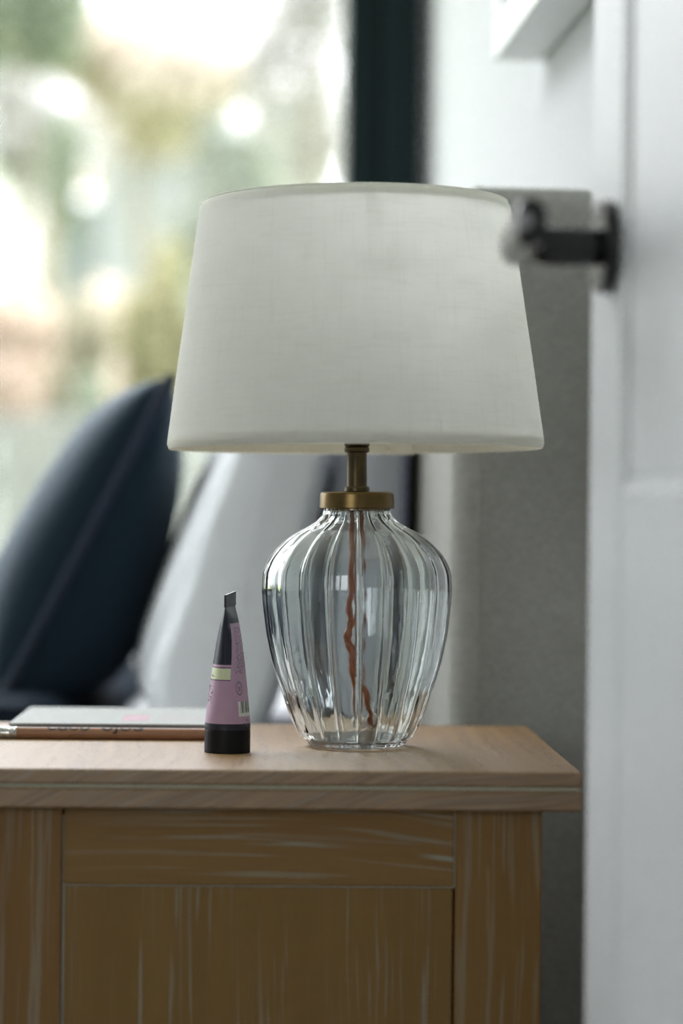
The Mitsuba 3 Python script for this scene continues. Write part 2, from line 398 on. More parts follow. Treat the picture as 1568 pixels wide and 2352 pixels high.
note('window_2', 'white framed window behind the viewer', kind='structure')
for i, (a, b) in enumerate(((B0, B0 + 0.06), ((B0 + B1) / 2 - 0.05, (B0 + B1) / 2 + 0.05), (B1 - 0.06, B1))):
    add(num('window_2__post', i), put(box(a, b, NEAR - 1.67, NEAR - 1.61, BZ0, BZ1, 0.003), W), 'skirting_paint')
for i, (a, b) in enumerate(((BZ0, BZ0 + 0.06), (BZ1 - 0.06, BZ1))):
    add(num('window_2__rail', i), put(box(B0 + 0.06, B1 - 0.06, NEAR - 1.67, NEAR - 1.61, a, b, 0.003), W), 'skirting_paint')
pane = trimesh.Trimesh(np.array([[B0 + 0.06, NEAR - 1.64, BZ0 + 0.06], [B1 - 0.06, NEAR - 1.64, BZ0 + 0.06], [B1 - 0.06, NEAR - 1.64, BZ1 - 0.06], [B0 + 0.06, NEAR - 1.64, BZ1 - 0.06]]), [[0, 1, 2], [0, 2, 3]], process=False)
add('window_2__pane', put(pane, W), 'window_glass')

# open door on the right; local +y runs from the hinge to the latch edge, local x = 0 is the face we see
D_YAW = math.radians(5.3)
D = frame(D_YAW, (0.1455 + 0.762 * math.sin(D_YAW), 1.425 - 0.762 * math.cos(D_YAW), 0.0))
DW, DT = 0.762, 0.040
note('door_1', 'white panelled bedroom door standing open', kind='structure')
st = 0.090                                        # stile width
dz0, dz1 = 0.008, 1.99
add('door_1__panel', put(box(0.0042, DT, 0.01, DW - 0.01, dz0 + 0.01, dz1 - 0.01), D), 'door_paint')
add('door_1__stile', put(box(0.0, DT, DW - st, DW, dz0, dz1, 0.0025), D), 'door_paint')
add('door_1__stile_001', put(box(0.0, DT, 0, st, dz0, dz1, 0.0025), D), 'door_paint')
for i, (z0, z1) in enumerate(((dz0, 0.20), (0.400, 0.783), (1.89, dz1))):
    add(num('door_1__rail', i), put(box(0.0, DT, st, DW - st, z0, z1, 0.0012), D), 'door_paint')


def moulding(z0, z1):
    """A sloping bead and a quirk running round a sunk field."""
    loops, y0, y1 = [], st, DW - st
    for s_, d_ in ((0.0, 0.0006), (0.006, 0.0018), (0.0064, 0.0040), (0.0090, 0.0040), (0.0100, 0.0030)):
        loops += [(d_, y0 + s_, z0 + s_), (d_, y1 - s_, z0 + s_), (d_, y1 - s_, z1 - s_), (d_, y0 + s_, z1 - s_)]
    f = []
    for q_ in range(4):
        for k in range(4):
            a_, b_ = 4 * q_ + k, 4 * q_ + (k + 1) % 4
            f += [[a_, b_, b_ + 4], [a_, b_ + 4, a_ + 4]]
    f += [[16, 17, 18], [16, 18, 19]]
    back = len(loops)
    loops += [(0.0044, y0, z0), (0.0044, y1, z0), (0.0044, y1, z1), (0.0044, y0, z1)]
    for k in range(4):
        a_, b_ = k, (k + 1) % 4
        f += [[b_, a_, back + a_], [b_, back + a_, back + b_]]
    f += [[back + 2, back + 1, back], [back + 3, back + 2, back]]
    return trimesh.Trimesh(np.array(loops), f, process=False)


for i, (z0, z1) in enumerate(((0.20, 0.400), (0.783, 1.89))):
    add(num('door_1__moulding', i), put(moulding(z0, z1), D), 'door_paint')

# lever handle on a round rose; the lever points from the spindle back towards the hinge
HY, HZ = DW - 0.060, 0.9225
ROT = trimesh.transformations.rotation_matrix(-math.pi / 2, [0, 1, 0])   # lathe axis +z -> -x (out of the door)


def out_lathe(profile, n=64):
    m = lathe(profile, n)
    m.apply_transform(ROT)
    m.apply_translation((0, HY, HZ))
    return m


add('door_1__handle', put(out_lathe([(0, 0), (0.0258, 0), (0.0262, 0.0006), (0.0262, 0.0072), (0.0255, 0.0082), (0.0120, 0.0085), (0.0, 0.0085)]), D), 'black_metal', smooth=30, label='black lever handle with round rose')
neck = out_lathe([(0.0, 0.0075), (0.0108, 0.0075), (0.0108, 0.0360), (0.0100, 0.043), (0.0, 0.0435)])
def lever():
    """An oval bar with rounded ends, rising a little towards its free end."""
    n_, v_, rows = 48, [], []
    for k, t in enumerate(np.linspace(0, 1, 33)):
        e = min(1.0, math.sqrt(max(1 - ((0.10 - t) / 0.10) ** 2, 0)) if t < 0.10 else 1.0) * (math.sqrt(max(1 - ((t - 0.95) / 0.05) ** 2, 0)) if t > 0.95 else 1.0)
        y = HY + 0.014 - 0.098 * t
        cx, cz, w_, h_ = -0.0515 - 0.0085 * t, HZ + 0.0035 * t, (0.0105 - 0.0018 * t) * max(e, 0.02), (0.0112 + 0.0014 * t) * max(0.35 + 0.65 * e if t > 0.5 else e, 0.02)
        a_ = np.linspace(0, 2 * np.pi, n_, endpoint=False)
        c_, s_ = np.cos(a_), np.sin(a_)
        v_.append(np.stack([cx + w_ * np.sign(c_) * np.abs(c_) ** 0.72, np.full(n_, y), cz + h_ * np.sign(s_) * np.abs(s_) ** 0.72], -1))
    m = len(v_)
    v_ = np.vstack(v_ + [v_[0].mean(0)[None], v_[-1].mean(0)[None]])
    f = []
    for k in range(m - 1):
        for j_ in range(n_):
            a0, a1, b0, b1 = k * n_ + j_, k * n_ + (j_ + 1) % n_, (k + 1) * n_ + j_, (k + 1) * n_ + (j_ + 1) % n_
            f += [[a0, a1, b1], [a0, b1, b0]]
    for j_ in range(n_):
        f += [[(j_ + 1) % n_, j_, m * n_], [(m - 1) * n_ + j_, (m - 1) * n_ + (j_ + 1) % n_, m * n_ + 1]]
    t_ = trimesh.Trimesh(v_, f, process=False)
    if t_.volume < 0:
        t_.invert()
    return t_


add('door_1__handle__lever', put(cat([neck, lever()]), D), 'black_metal', smooth=45)
add('door_1__hinge_plate', put(box(-0.001, 0.012, 0.0, 0.004, 1.70, 1.80, 0.0004), D), 'black_metal')
add('trim_1', put(box(-0.085, 0.0, -0.815, -0.765, 0.0, 2.06, 0.003), W), 'skirting_paint', label='white door lining at the hinge side', kind='structure')

# framed picture on the wall, above the bedside table
P = W
py0, py1, pz0, pz1, pd = -0.30, 0.390, 1.2265, 1.86, 0.050
note('picture_frame', 'white framed picture hanging on the white wall above the grey headboard', 'picture')
fwid = 0.042
add('picture_frame__rail', put(box(-pd, -0.002, py0, py1, pz0, pz0 + fwid, 0.0015), P), 'frame_paint')
add('picture_frame__rail_001', put(box(-pd, -0.002, py0, py1, pz1 - fwid, pz1, 0.0015), P), 'frame_paint')
add('picture_frame__rail_002', put(box(-pd, -0.002, py1 - fwid, py1, pz0 + fwid, pz1 - fwid, 0.0015), P), 'frame_paint')
add('picture_frame__rail_003', put(box(-pd, -0.002, py0, py0 + fwid, pz0 + fwid, pz1 - fwid, 0.0015), P), 'frame_paint')
a, b, c, d_ = py0 + fwid, py1 - fwid, pz0 + fwid, pz1 - fwid
add('picture_frame__mount', put(box(-0.030, -0.024, a, b, c, d_), P), 'mat_board', label='pale mount board')
add('picture_frame__print', put(box(-0.0306, -0.0299, a + 0.07, b - 0.07, c + 0.07, d_ - 0.07), P), 'print_paper', label='pale blue grey print')
pg = trimesh.Trimesh(np.array([[-0.036, a, c], [-0.036, b, c], [-0.036, b, d_], [-0.036, a, d_]]), [[0, 1, 2], [0, 2, 3]], process=False)
add('picture_frame__glass', put(pg, P), 'picture_glass')

# ------------------------------------------------------------------ bed
note('bed', 'upholstered bed with tall grey fabric headboard standing against the white wall', 'bed')
HBT, HBH = 0.112, 1.049
hb = rbox(-HBT - 0.022, -0.001, 0.0, 1.40, 0.02, HBH, 0.024, 32)
add('bed__headboard', put(hb, W), 'headboard_fabric', smooth=40, label='grey woven fabric headboard')
pipe = []
for yy in (0.0,):
    xx = -HBT
    pipe = [(xx, 0.0001, z) for z in np.linspace(0.03, HBH - 0.026, 60)] + [(xx, 0.0241 - 0.024 * math.cos(t_), HBH - 0.024 + 0.024 * math.sin(t_)) for t_ in np.linspace(0.1, 1.4, 9)] + [(xx, y, HBH - 0.0009) for y in np.linspace(0.03, 1.37, 30)]
add('bed__headboard__seam', put(tube(pipe, 0.0016, 8), W), 'headboard_fabric', smooth=True)
MZ = 0.540
add('bed__base', put(rbox(-2.02, -HBT - 0.0235, 0.03, 1.37, 0.06, 0.335, 0.02), W), 'headboard_fabric', smooth=40)
add('bed__mattress', put(rbox(-1.99, -HBT - 0.0235, 0.04, 1.36, 0.336, MZ, 0.045), W), 'mattress_fabric', smooth=40, label='grey mattress cover')
for i, (x, y) in enumerate(((-1.95, 0.08), (-1.95, 1.32), (-0.25, 0.08), (-0.25, 1.32))):
    add(num('bed__leg', i), put(box(x - 0.025, x + 0.025, y - 0.025, y + 0.025, 0.0, 0.061, 0.003), W), 'anthracite')


def pillow(lx, ly, th, n=70, pinch=0.05, wr=0.004, seed=0, streak=None, power=0.42, asym=0.0, sag=(0.0, 0.0)):
    """A stuffed cushion lying in its xy plane: (front mesh closed with the back), and its seam path."""
    g = np.linspace(-1, 1, n)
    u, v = np.meshgrid(g, g, indexing='ij')
    x = lx / 2 * u * (1 - pinch * (1 - v ** 2) ** 1.0 * np.abs(u) ** 3)
    y = ly / 2 * v * (1 - pinch * (1 - u ** 2) ** 1.0 * np.abs(v) ** 3)
    h = th / 2 * np.clip((1 - np.abs(u) ** 2.4) * (1 - np.abs(v) ** 2.4), 0, 1) ** power
    p3 = np.stack([x, y, 0 * x], -1)
    def side(s, sd):
        w = (meshkit.fbm(p3 * np.array([14, 9, 1]) + sd * 7.3, 3, seed + sd) - 0.5) * 2 * wr
        if streak is not None:
            q = p3[..., 0] * streak[0] + p3[..., 1] * streak[1]
            w = w + (meshkit.fbm(np.stack([q * 26, p3[..., 1] * 3.0, q * 0 + sd], -1), 2, seed + 3) - 0.5) * 2 * streak[2]
        e = np.clip((1 - np.abs(u) ** 8) * (1 - np.abs(v) ** 8), 0, 1)
        return np.stack([x, y, s * (h * (1 + s * asym) * (1 - sag[s > 0] * v) + w * e)], -1).reshape(-1, 3)
    top, bot = side(1, 1), side(-1, 2)
    i, j = np.meshgrid(np.arange(n - 1), np.arange(n - 1), indexing='ij')
    q = lambda a_, b_: a_ * n + b_
    f = np.stack([q(i, j), q(i + 1, j), q(i + 1, j + 1), q(i, j + 1)], -1).reshape(-1, 4)
    f = np.vstack([f[:, [0, 1, 2]], f[:, [0, 2, 3]]])
    m = trimesh.Trimesh(np.vstack([top, bot]), np.vstack([f, f[:, ::-1] + n * n]), process=False)
    m.merge_vertices(digits_vertex=7)
    e = [(k, 0) for k in range(n)] + [(n - 1, k) for k in range(1, n)] + [(k, n - 1) for k in range(n - 2, -1, -1)] + [(0, k) for k in range(n - 2, -1, -1)]
    return m, np.array([[x[a_], y[a_], 0.0] for a_ in e])


def lean(center, tilt, yaw=0.0, roll=0.0):
    """Pillow local x = along the bed head (world y), local y = up the slope, local z = towards the wall."""
    t = math.radians(tilt)
    ex = np.array([0, 1.0, 0])
    ey = np.array([math.sin(t), 0, math.cos(t)])
    ez = np.cross(ex, ey)
    m = np.eye(4)
    m[:3, 0], m[:3, 1], m[:3, 2] = ex, ey, ez
    m = frame(math.radians(yaw), (0, 0, 0)) @ m @ trimesh.transformations.rotation_matrix(math.radians(roll), [0, 0, 1])
    m[:3, 3] = center
    return m


def cushion(name, label, mesh_args, m, material, piping=None, pr=0.003, category='cushion'):
    mesh, seam = pillow(**mesh_args)
    add(name, put(mesh, m), material, smooth=True, label=label, category=category)
    pts = np.array([(np.append(p, 1) @ m.T)[:3] for p in seam])
    add(name + '__piping', tube(pts, pr, 8, caps=False), piping or material, smooth=True)


cushion('navy_cushion', 'dark navy blue fabric cushion leaning against the pale grey pillow', dict(lx=0.44, ly=0.355, th=0.162, seed=3, wr=0.004, power=0.40, pinch=0.08, sag=(0.1, 0.55)),
        lean((-0.262, 2.60, 0.746), 27.0, yaw=3.0), 'navy_fabric', piping='navy_piping', pr=0.006)
cushion('grey_pillow', 'pale grey creased cotton pillow behind the navy cushion', dict(lx=0.60, ly=0.375, th=0.132, seed=5, wr=0.004, streak=(0.9, 0.55, 0.010), power=0.20, sag=(0.45, 0.15)),
        lean((-0.106, 2.57, 0.735), 13.0, yaw=4.3), 'pale_grey_cotton', pr=0.0007, category='pillow')
cushion('grey_pillow_001', 'darker grey pillow with slate blue piping next to the headboard', dict(lx=0.62, ly=0.42, th=0.080, seed=8, wr=0.003, power=0.28, asym=-0.75, sag=(0.7, 0.0)),
        lean((0.036, 2.56, 0.760), 1.0, yaw=4.3), 'mid_grey_cotton', piping='slate_piping', pr=0.004, category='pillow')


# folded navy throw on the mattress under the cushion
def throw():
    n = 60
    u, v = np.meshgrid(np.linspace(0, 1, n), np.linspace(0, 1, n), indexing='ij')
    x, y = -1.30 + 1.05 * u, 2.20 + 0.95 * v
    z = MZ + 0.052 + 0.006 * (meshkit.fbm(np.stack([x * 6, y * 6, 0 * x], -1), 3, 2) - 0.5) - 0.03 * (np.clip(np.abs(2 * u - 1), 0.93, 1) - 0.93) / 0.07
    top = np.stack([x, y, z], -1).reshape(-1, 3)
    bot = np.stack([x, y, 0 * z + MZ + 0.001], -1).reshape(-1, 3)
    i, j = np.meshgrid(np.arange(n - 1), np.arange(n - 1), indexing='ij')
    q = lambda a_, b_: a_ * n + b_
    f = np.stack([q(i, j), q(i + 1, j), q(i + 1, j + 1), q(i, j + 1)], -1).reshape(-1, 4)
    f = np.vstack([f[:, [0, 1, 2]], f[:, [0, 2, 3]]])
    rim = [q(k, 0) for k in range(n)] + [q(n - 1, k) for k in range(1, n)] + [q(k, n - 1) for k in range(n - 2, -1, -1)] + [q(0, k) for k in range(n - 2, 0, -1)]
    r, s = np.array(rim), np.roll(rim, -1)
    N = n * n
    w = np.vstack([np.stack([r, r + N, s + N], 1), np.stack([r, s + N, s], 1)])
    return trimesh.Trimesh(np.vstack([top, bot]), np.vstack([f, f[:, ::-1] + N, w]), process=False)


add('throw', throw(), 'navy_throw_fabric', smooth=40, label='dark navy throw folded over the bed under the cushion', category='throw')

# ------------------------------------------------------------------ bedside table
N = frame(NS_YAW, (NS_O[0], NS_O[1], 0.0))
note('bedside_table', 'limed oak bedside table with framed side panel standing beside the bed', 'bedside table')
TW, TD, TZ = 0.432, 0.360, 0.600
add('bedside_table__top', put(box(-TW, 0, 0, TD, TZ - 0.0100, TZ, 0.0012), N), 'oak_top')
add('bedside_table__top__groove', put(box(-TW + 0.0015, -0.0015, 0.0015, TD - 0.0015, TZ - 0.0127, TZ - 0.0099), N), 'lime_filler', label='pale limed groove')
add('bedside_table__top__under_board', put(box(-TW + 0.0002, -0.0002, 0.0002, TD - 0.0002, TZ - 0.0262, TZ - 0.0126, 0.0012), N), 'oak_top')
F0 = 0.016                                        # setback of the side frame
bx0, bx1 = -TW + 0.028, -0.0250
LW = 0.058
zt = TZ - 0.0263
for i, (x0, x1, m_) in enumerate(((bx1 - LW, bx1, 'oak_stile'), (bx0, bx0 + LW - 0.0005, 'oak_stile_b'))):
    add(num('bedside_table__leg', i), put(box(x0, x1, F0, F0 + 0.04, 0.0, zt, 0.0010), N), m_)
for i, (x0, x1) in enumerate(((bx1 - LW, bx1), (bx0, bx0 + LW))):
    add(num('bedside_table__leg', i + 2), put(box(x0, x1, TD - F0 - 0.04, TD - F0, 0.0, zt, 0.001), N), 'oak_stile')
rx0, rx1 = bx0 + LW + 0.0008, bx1 - LW - 0.0012
add('bedside_table__rail', put(box(rx0, rx1, F0 + 0.0008, F0 + 0.024, zt - 0.0527, zt, 0.0010), N), 'oak_rail')
add('bedside_table__side_panel', put(box(rx0, rx1, F0 + 0.0022, F0 + 0.022, 0.11, zt - 0.0530, 0.0012), N), 'oak_panel')
# lime that stayed in the joints around rail and panel
for i, (x0, x1, z0, z1) in enumerate(((rx1 - 0.001, rx1 + 0.0013, zt - 0.0535, zt), (rx0 - 0.0009, rx0 + 0.001, 0.112, zt - 0.006), (rx0, rx1, zt - 0.0538, zt - 0.0515))):
    add(num('bedside_table__lime_joint', i), put(box(x0, x1, F0 + 0.0019, F0 + 0.003, z0, z1), N), 'lime_joint', label='pale lime in the joint')
add('bedside_table__side_panel_001', put(box(rx0, rx1, TD - F0 - 0.022, TD - F0 - 0.002, 0.11, zt, 0.001), N), 'oak_panel')
add('bedside_table__back_panel', put(box(bx1 - 0.02, bx1 - 0.006, F0 + 0.04, TD - F0 - 0.04, 0.11, zt), N), 'oak_panel')
for i, (z0, z1) in enumerate(((0.13, 0.335), (0.345, zt - 0.012))):
    add(num('bedside_table__drawer', i), put(box(bx0 + 0.001, bx0 + 0.02, F0 + 0.042, TD - F0 - 0.042, z0, z1, 0.001), N), 'oak_panel')
    kn = lathe([(0, 0), (0.007, 0), (0.006, 0.010), (0.013, 0.018), (0.012, 0.024), (0, 0.026)], 32)
    kn.apply_transform(ROT)
    kn.apply_translation((bx0 + 0.001, TD / 2, (z0 + z1) / 2))
    add(num('bedside_table__drawer', i) + '__knob', put(kn, N), 'iron_knob', smooth=30)

# ------------------------------------------------------------------ table lamp
LX, LY, LZ = 0.0130, 1.780, 0.600
S = 0.00032055                                    # metres per reference unit on the lamp's drawing
LT = frame(0, (LX, LY, LZ)) @ trimesh.transformations.rotation_matrix(math.radians(-0.55), [0, 1, 0])
note('table_lamp', 'table lamp with ribbed clear glass base and off white linen shade', 'table lamp')
from scipy.interpolate import PchipInterpolator
prof = np.array([(0, 92), (2, 104), (6, 110), (12, 115), (27, 132), (64, 151), (101, 164), (111, 167), (182, 191), (214, 199), (263, 209), (295, 213), (327, 216.5), (360, 218.5),
                 (392, 217), (420, 208), (455, 183), (486, 146), (506, 110), (518, 92), (532, 80), (545, 77), (556, 78)], float)
rad = PchipInterpolator(prof[:, 0] * S, prof[:, 1] * S)


def glass_body():
    nz, na = 260, 960
    H0, H1 = 0.0, 556 * S
    a = np.linspace(0, 2 * np.pi, na, endpoint=False)
    zz = np.concatenate([np.linspace(0, 0.004, 14)[:-1], np.linspace(0.004, H1, nz)])
    A, Z = np.meshgrid(a, zz)
    r = rad(Z)
    ph = ((A - np.radians(-90 + 3 - 36 - 2)) / (np.pi / 10)) % 1.0          # 0 at each ridge
    dd = np.minimum(ph, 1 - ph) * np.pi / 10
    env = np.clip(Z / 0.004, 0, 1)
    wob = meshkit.noise(np.stack([A * 9.0, Z * 60, 0 * Z], -1), 2) - 0.5
    groove = np.exp(-np.sqrt((dd + 0.005 * wob) ** 2 + 0.006 ** 2) / 0.016)
    lobe = 0.5 - 0.5 * np.cos(ph * 2 * np.pi)
    pts = np.stack([np.cos(A) * 70e-3 * 70, np.sin(A) * 70e-3 * 70, Z * 60], -1)
    rip = (meshkit.fbm(pts, 3, 4) - 0.5) * 0.00042 + (meshkit.fbm(pts * np.array([2.2, 2.2, 0.45]), 2, 9) - 0.5) * 0.00032
    low = 0.25 + 0.9 * np.clip(1 - Z / 0.09, 0, 1)
    r_out = r - env * (0.0020 * groove) + env * rip * low
    # inside: a smoother wall, 3 mm in, with the ridges faintly repeated
    zi = np.concatenate([[0.0065], np.linspace(0.0068, H1, nz)])
    Ai, Zi = np.meshgrid(a, zi)
    ri = rad(Zi) - 0.0031 - 0.0022 * np.exp(-(Zi - 0.0065) / 0.006)
    phi_ = ((Ai - np.radians(-90 + 3 - 36 - 2)) / (np.pi / 10)) % 1.0
    di = np.minimum(phi_, 1 - phi_) * np.pi / 10
    pti = np.stack([np.cos(Ai) * 3.5, np.sin(Ai) * 3.5, Zi * 60], -1)
    r_in = ri + (meshkit.fbm(pti + 5, 3, 11) - 0.5) * 0.00040 * (0.2 + np.clip(1 - Zi / 0.09, 0, 1)) - 0.0003 * np.exp(-(di / 0.05) ** 2)
    r_in[0] = ri[0] - 0.002
    ring = lambda r_, A_, Z_: np.stack([r_ * np.cos(A_), r_ * np.sin(A_), Z_], -1)
    outer, inner = ring(r_out, A, Z), ring(r_in, Ai, Zi)
    no, ni = len(zz), len(zi)
    v = np.vstack([outer.reshape(-1, 3), inner.reshape(-1, 3), [[0, 0, 0.0012]], [[0, 0, 0.0065]]])
    def grid(n_, off, flip):
        i, j = np.meshgrid(np.arange(n_ - 1), np.arange(na), indexing='ij')
        q = lambda a_, b_: off + a_ * na + b_ % na
        f = np.stack([q(i, j), q(i, j + 1), q(i + 1, j + 1), q(i + 1, j)], -1).reshape(-1, 4)
        f = np.vstack([f[:, [0, 1, 2]], f[:, [0, 2, 3]]])
        return f[:, ::-1] if flip else f
    f1, f2 = grid(no, 0, False), grid(ni, no * na, True)
    j = np.arange(na)
    jn = (j + 1) % na
    to, ti = (no - 1) * na, no * na + (ni - 1) * na
    rim = np.vstack([np.stack([to + j, to + jn, ti + jn], 1), np.stack([to + j, ti + jn, ti + j], 1)])
    c0, c1 = len(v) - 2, len(v) - 1
    bottom = np.stack([jn, j, np.full(na, c0)], 1)
    inbot = np.stack([no * na + j, no * na + jn, np.full(na, c1)], 1)
    return trimesh.Trimesh(v, np.vstack([f1, f2, rim, bottom, inbot]), process=False)


add('table_lamp__glass_body', put(glass_body(), LT), 'lamp_glass', smooth=50, label='clear ribbed glass vase body')
h = lambda y: (1715 - y) * S                      # drawing height -> metres above the table
add('table_lamp__collar', put(lathe([(0, h(1174)), (75 * S, h(1174)), (75 * S, h(1169)), (84.5 * S, h(1169)), (86 * S, h(1167.5)), (85 * S, h(1140)), (83.5 * S, h(1134)), (80 * S, h(1131)), (0, h(1130.2))], 128), LT),
    'antique_brass', smooth=30, label='antique brass collar')
add('table_lamp__stem', put(lathe([(0, h(1131)), (26 * S, h(1131)), (28.5 * S, h(1129)), (28.5 * S, h(1121)), (27 * S, h(1118.5)), (23 * S, h(1118)), (22.6 * S, h(1080)), (22.6 * S, h(1041)), (26 * S, h(1040.5)),
                                   (28.5 * S, h(1038)), (29 * S, h(1034)), (28.5 * S, h(1029.5)), (26 * S, h(1027.5)), (0, h(1027))], 64), LT), 'dark_brass', smooth=30, label='dark brass stem')
add('table_lamp__lamp_holder', put(lathe([(0, h(1027.5)), (26 * S, h(1027.5)), (29 * S, h(1024)), (29.5 * S, h(1015)), (45 * S, h(1010)), (45 * S, h(1003)), (36 * S, h(1000)), (36 * S, h(915)), (0, h(914))], 64), LT), 'dark_brass', smooth=30)
add('table_lamp__bulb', put(lathe([(0, h(916)), (24 * S, h(916)), (28 * S, h(890)), (60 * S, h(820)), (76 * S, h(770)), (70 * S, h(720)), (45 * S, h(692)), (0, h(684))], 48), LT), 'bulb_glass', smooth=True, label='unlit frosted bulb')
# shade
ang = np.linspace(0, 2 * np.pi, 241)
zs = np.linspace(0, 1, 61)
A, V = np.meshgrid(ang, zs)
r = SH_R0 + (SH_R1 - SH_R0) * V
r = r - 0.0018 * np.clip((V - 0.975) / 0.025, 0, 1) ** 2 - 0.0018 * np.clip((0.025 - V) / 0.025, 0, 1) ** 2
r = r + 0.0007 * (meshkit.fbm(np.stack([np.cos(A) * 4, np.sin(A) * 4, V * 3], -1), 2, 6) - 0.5)
sz0, sz1 = SH_Z0 - LZ, SH_Z1 - LZ
v = np.stack([r * np.cos(A + 1.2), r * np.sin(A + 1.2), sz0 + (sz1 - sz0) * V], -1).reshape(-1, 3)
i, j = np.meshgrid(np.arange(60), np.arange(240), indexing='ij')
q = lambda a_, b_: a_ * 241 + b_
f = np.stack([q(i, j), q(i, j + 1), q(i + 1, j + 1), q(i + 1, j)], -1).reshape(-1, 4)
f = np.vstack([f[:, [0, 1, 2]], f[:, [0, 2, 3]]])
SHT = frame(0, (LX - 0.0005, LY, LZ)) @ trimesh.transformations.rotation_matrix(math.radians(-0.7), [0, 1, 0])
add('table_lamp__shade', put(trimesh.Trimesh(v, f, process=False), SHT), 'shade_linen', smooth=True, uv=np.stack([A / (2 * np.pi), V], -1).reshape(-1, 2), label='off white linen drum shade')


def ring_tube(R, z, r_, n=180):
    a_ = np.linspace(0, 2 * np.pi, n)
    return tube(np.stack([R * np.cos(a_), R * np.sin(a_), 0 * a_ + z], -1), r_, 10, caps=False)


add('table_lamp__shade__hem', put(lathe([(SH_R0 - 0.0022, sz0 - 0.0004), (SH_R0 - 0.0030, sz0 + 0.001), (SH_R0 - 0.0040, sz0 + 0.009), (SH_R0 - 0.0033, sz0 + 0.0092), (SH_R0 - 0.0023, sz0 + 0.001)], 160), SHT), 'shade_hem_linen', smooth=30, label='cream turned-in lower hem')
add('table_lamp__shade__hem_001', put(lathe([(SH_R1 - 0.0022, sz1), (SH_R1 - 0.0036, sz1 - 0.0012), (SH_R1 - 0.0030, sz1 - 0.0055), (SH_R1 - 0.0022, sz1 - 0.0055), (SH_R1 - 0.0026, sz1 - 0.0014)][::-1], 160), SHT), 'shade_linen', smooth=30, label='turned-in upper hem')
add('table_lamp__shade__edge', put(ring_tube(SH_R1 - 0.0021, sz1 + 0.0001, 0.0009), SHT), 'shade_linen', smooth=True)
# the overlap where the hem tape meets, at the back
ha = np.radians(np.linspace(70, 78, 8))
hv = np.array([[(SH_R0 - 0.0050 + 0.0012 * (k == 0)) * math.cos(t), (SH_R0 - 0.0050 + 0.0012 * (k == 0)) * math.sin(t), sz0 - 0.0012 + 0.014 * k] for k in (0, 1) for t in ha])
hf = [[a_, a_ + 1, a_ + 9] for a_ in range(7)] + [[a_, a_ + 9, a_ + 8] for a_ in range(7)]
hm = trimesh.Trimesh(hv, hf, process=False)
hb2 = trimesh.Trimesh(np.vstack([hv, hv * [0.994, 0.994, 1]]), hf + [[x + 16 for x in t[::-1]] for t in hf], process=False)
add('table_lamp__shade__hem_overlap', put(hb2, SHT), 'shade_hem')
# spider that carries the shade
arms = [tube(spline([(0.014 * math.cos(t), 0.014 * math.sin(t), h(912)), (0.05 * math.cos(t), 0.05 * math.sin(t), h(700)), (0.09 * math.cos(t), 0.09 * math.sin(t), h(560)), ((SH_R1 - 0.0045) * math.cos(t), (SH_R1 - 0.0045) * math.sin(t), sz1 - 0.0015)], 24), 0.0016, 8) for t in (-1.51, 0.58, 2.68)]
for k, t in enumerate(arms):
    add(num('table_lamp__shade_arm', k), put(t, SHT), 'wire_steel', smooth=30)
# flex inside the glass: two twisted strands to a white grommet low at the back
px = lambda x: (x - 819) * S
c1 = spline([(px(806), 0.000, h(1172)), (px(808), -0.002, h(1250)), (px(806), -0.002, h(1340)), (px(804), 0.000, h(1400)), (px(801), 0.001, h(1450)), (px(808), 0.002, h(1520)), (px(816), 0.006, h(1580)), (px(821), 0.014, h(1630)), (px(822), 0.026, h(1660)), (px(824), 0.0455, h(1676))], 220)
tw = np.linspace(0, 1, 220)
env = np.exp(-((tw - 0.5) / 0.16) ** 2)
fat = 0.0019 + 0.0010 * env + 0.0004 * np.sin(tw * 130) * env
c1 = c1 + np.stack([0.0010 * np.sin(tw * 46), 0.001 * np.cos(tw * 46), 0 * tw], -1) * (0.25 + env)[:, None]
add('table_lamp__flex', put(tube(c1, fat, 12), LT), 'cord_plastic', smooth=True, label='brown twisted flex inside the glass')
c2 = spline([(px(826), 0.004, h(1172)), (px(833), 0.003, h(1250)), (px(834), 0.002, h(1380)), (px(833), 0.004, h(1480)), (px(833), 0.008, h(1560)), (px(840), 0.014, h(1610)), (px(850), 0.024, h(1650)), (px(853), 0.0455, h(1672))], 200)
t2 = np.linspace(0, 1, 200)
c2 = c2 + np.stack([0.0006 * np.sin(t2 * 60), 0.0006 * np.cos(t2 * 60), 0 * t2], -1)
add('table_lamp__flex_001', put(tube(c2, 0.0011 + 0.0016 * np.clip((t2 - 0.62) / 0.3, 0, 1) + 0.0006 * np.clip((0.2 - t2) / 0.2, 0, 1), 12), LT), 'cord_plastic', smooth=True, label='thinner brown strand inside the glass')
gr = cat([lathe([(0.0, 0.0), (0.0058, 0.0), (0.0062, 0.001), (0.0062, 0.0042), (0.0050, 0.0056), (0.0028, 0.006), (0.0, 0.006)], 32)])
gr.apply_transform(trimesh.transformations.rotation_matrix(math.pi / 2, [1, 0, 0]))
for k, (gx, gz) in enumerate(((824, 1674), (854, 1668))):
    g2 = gr.copy()
    g2.apply_translation((px(gx), 0.0448, h(gz)))
    add(num('table_lamp__flex_clip', k), put(g2, LT), 'white_plastic', smooth=30, label='white plastic flex clip')
# the flex goes on behind the lamp, over the table's back edge
tail = spline([(0.0235, 1.8310, 0.6140), (0.0250, 1.842, 0.607), (0.028, 1.860, 0.6030), (0.033, 1.90, 0.6026), (0.031, 1.94, 0.6026), (0.029, 1.968, 0.6026), (0.029, 1.981, 0.594), (0.029, 1.984, 0.57), (0.029, 1.984, 0.45)], 80)
add('table_lamp__flex_tail', tube(tail, 0.0026, 10), 'cord_plastic', smooth=True, label='brown flex behind the lamp')

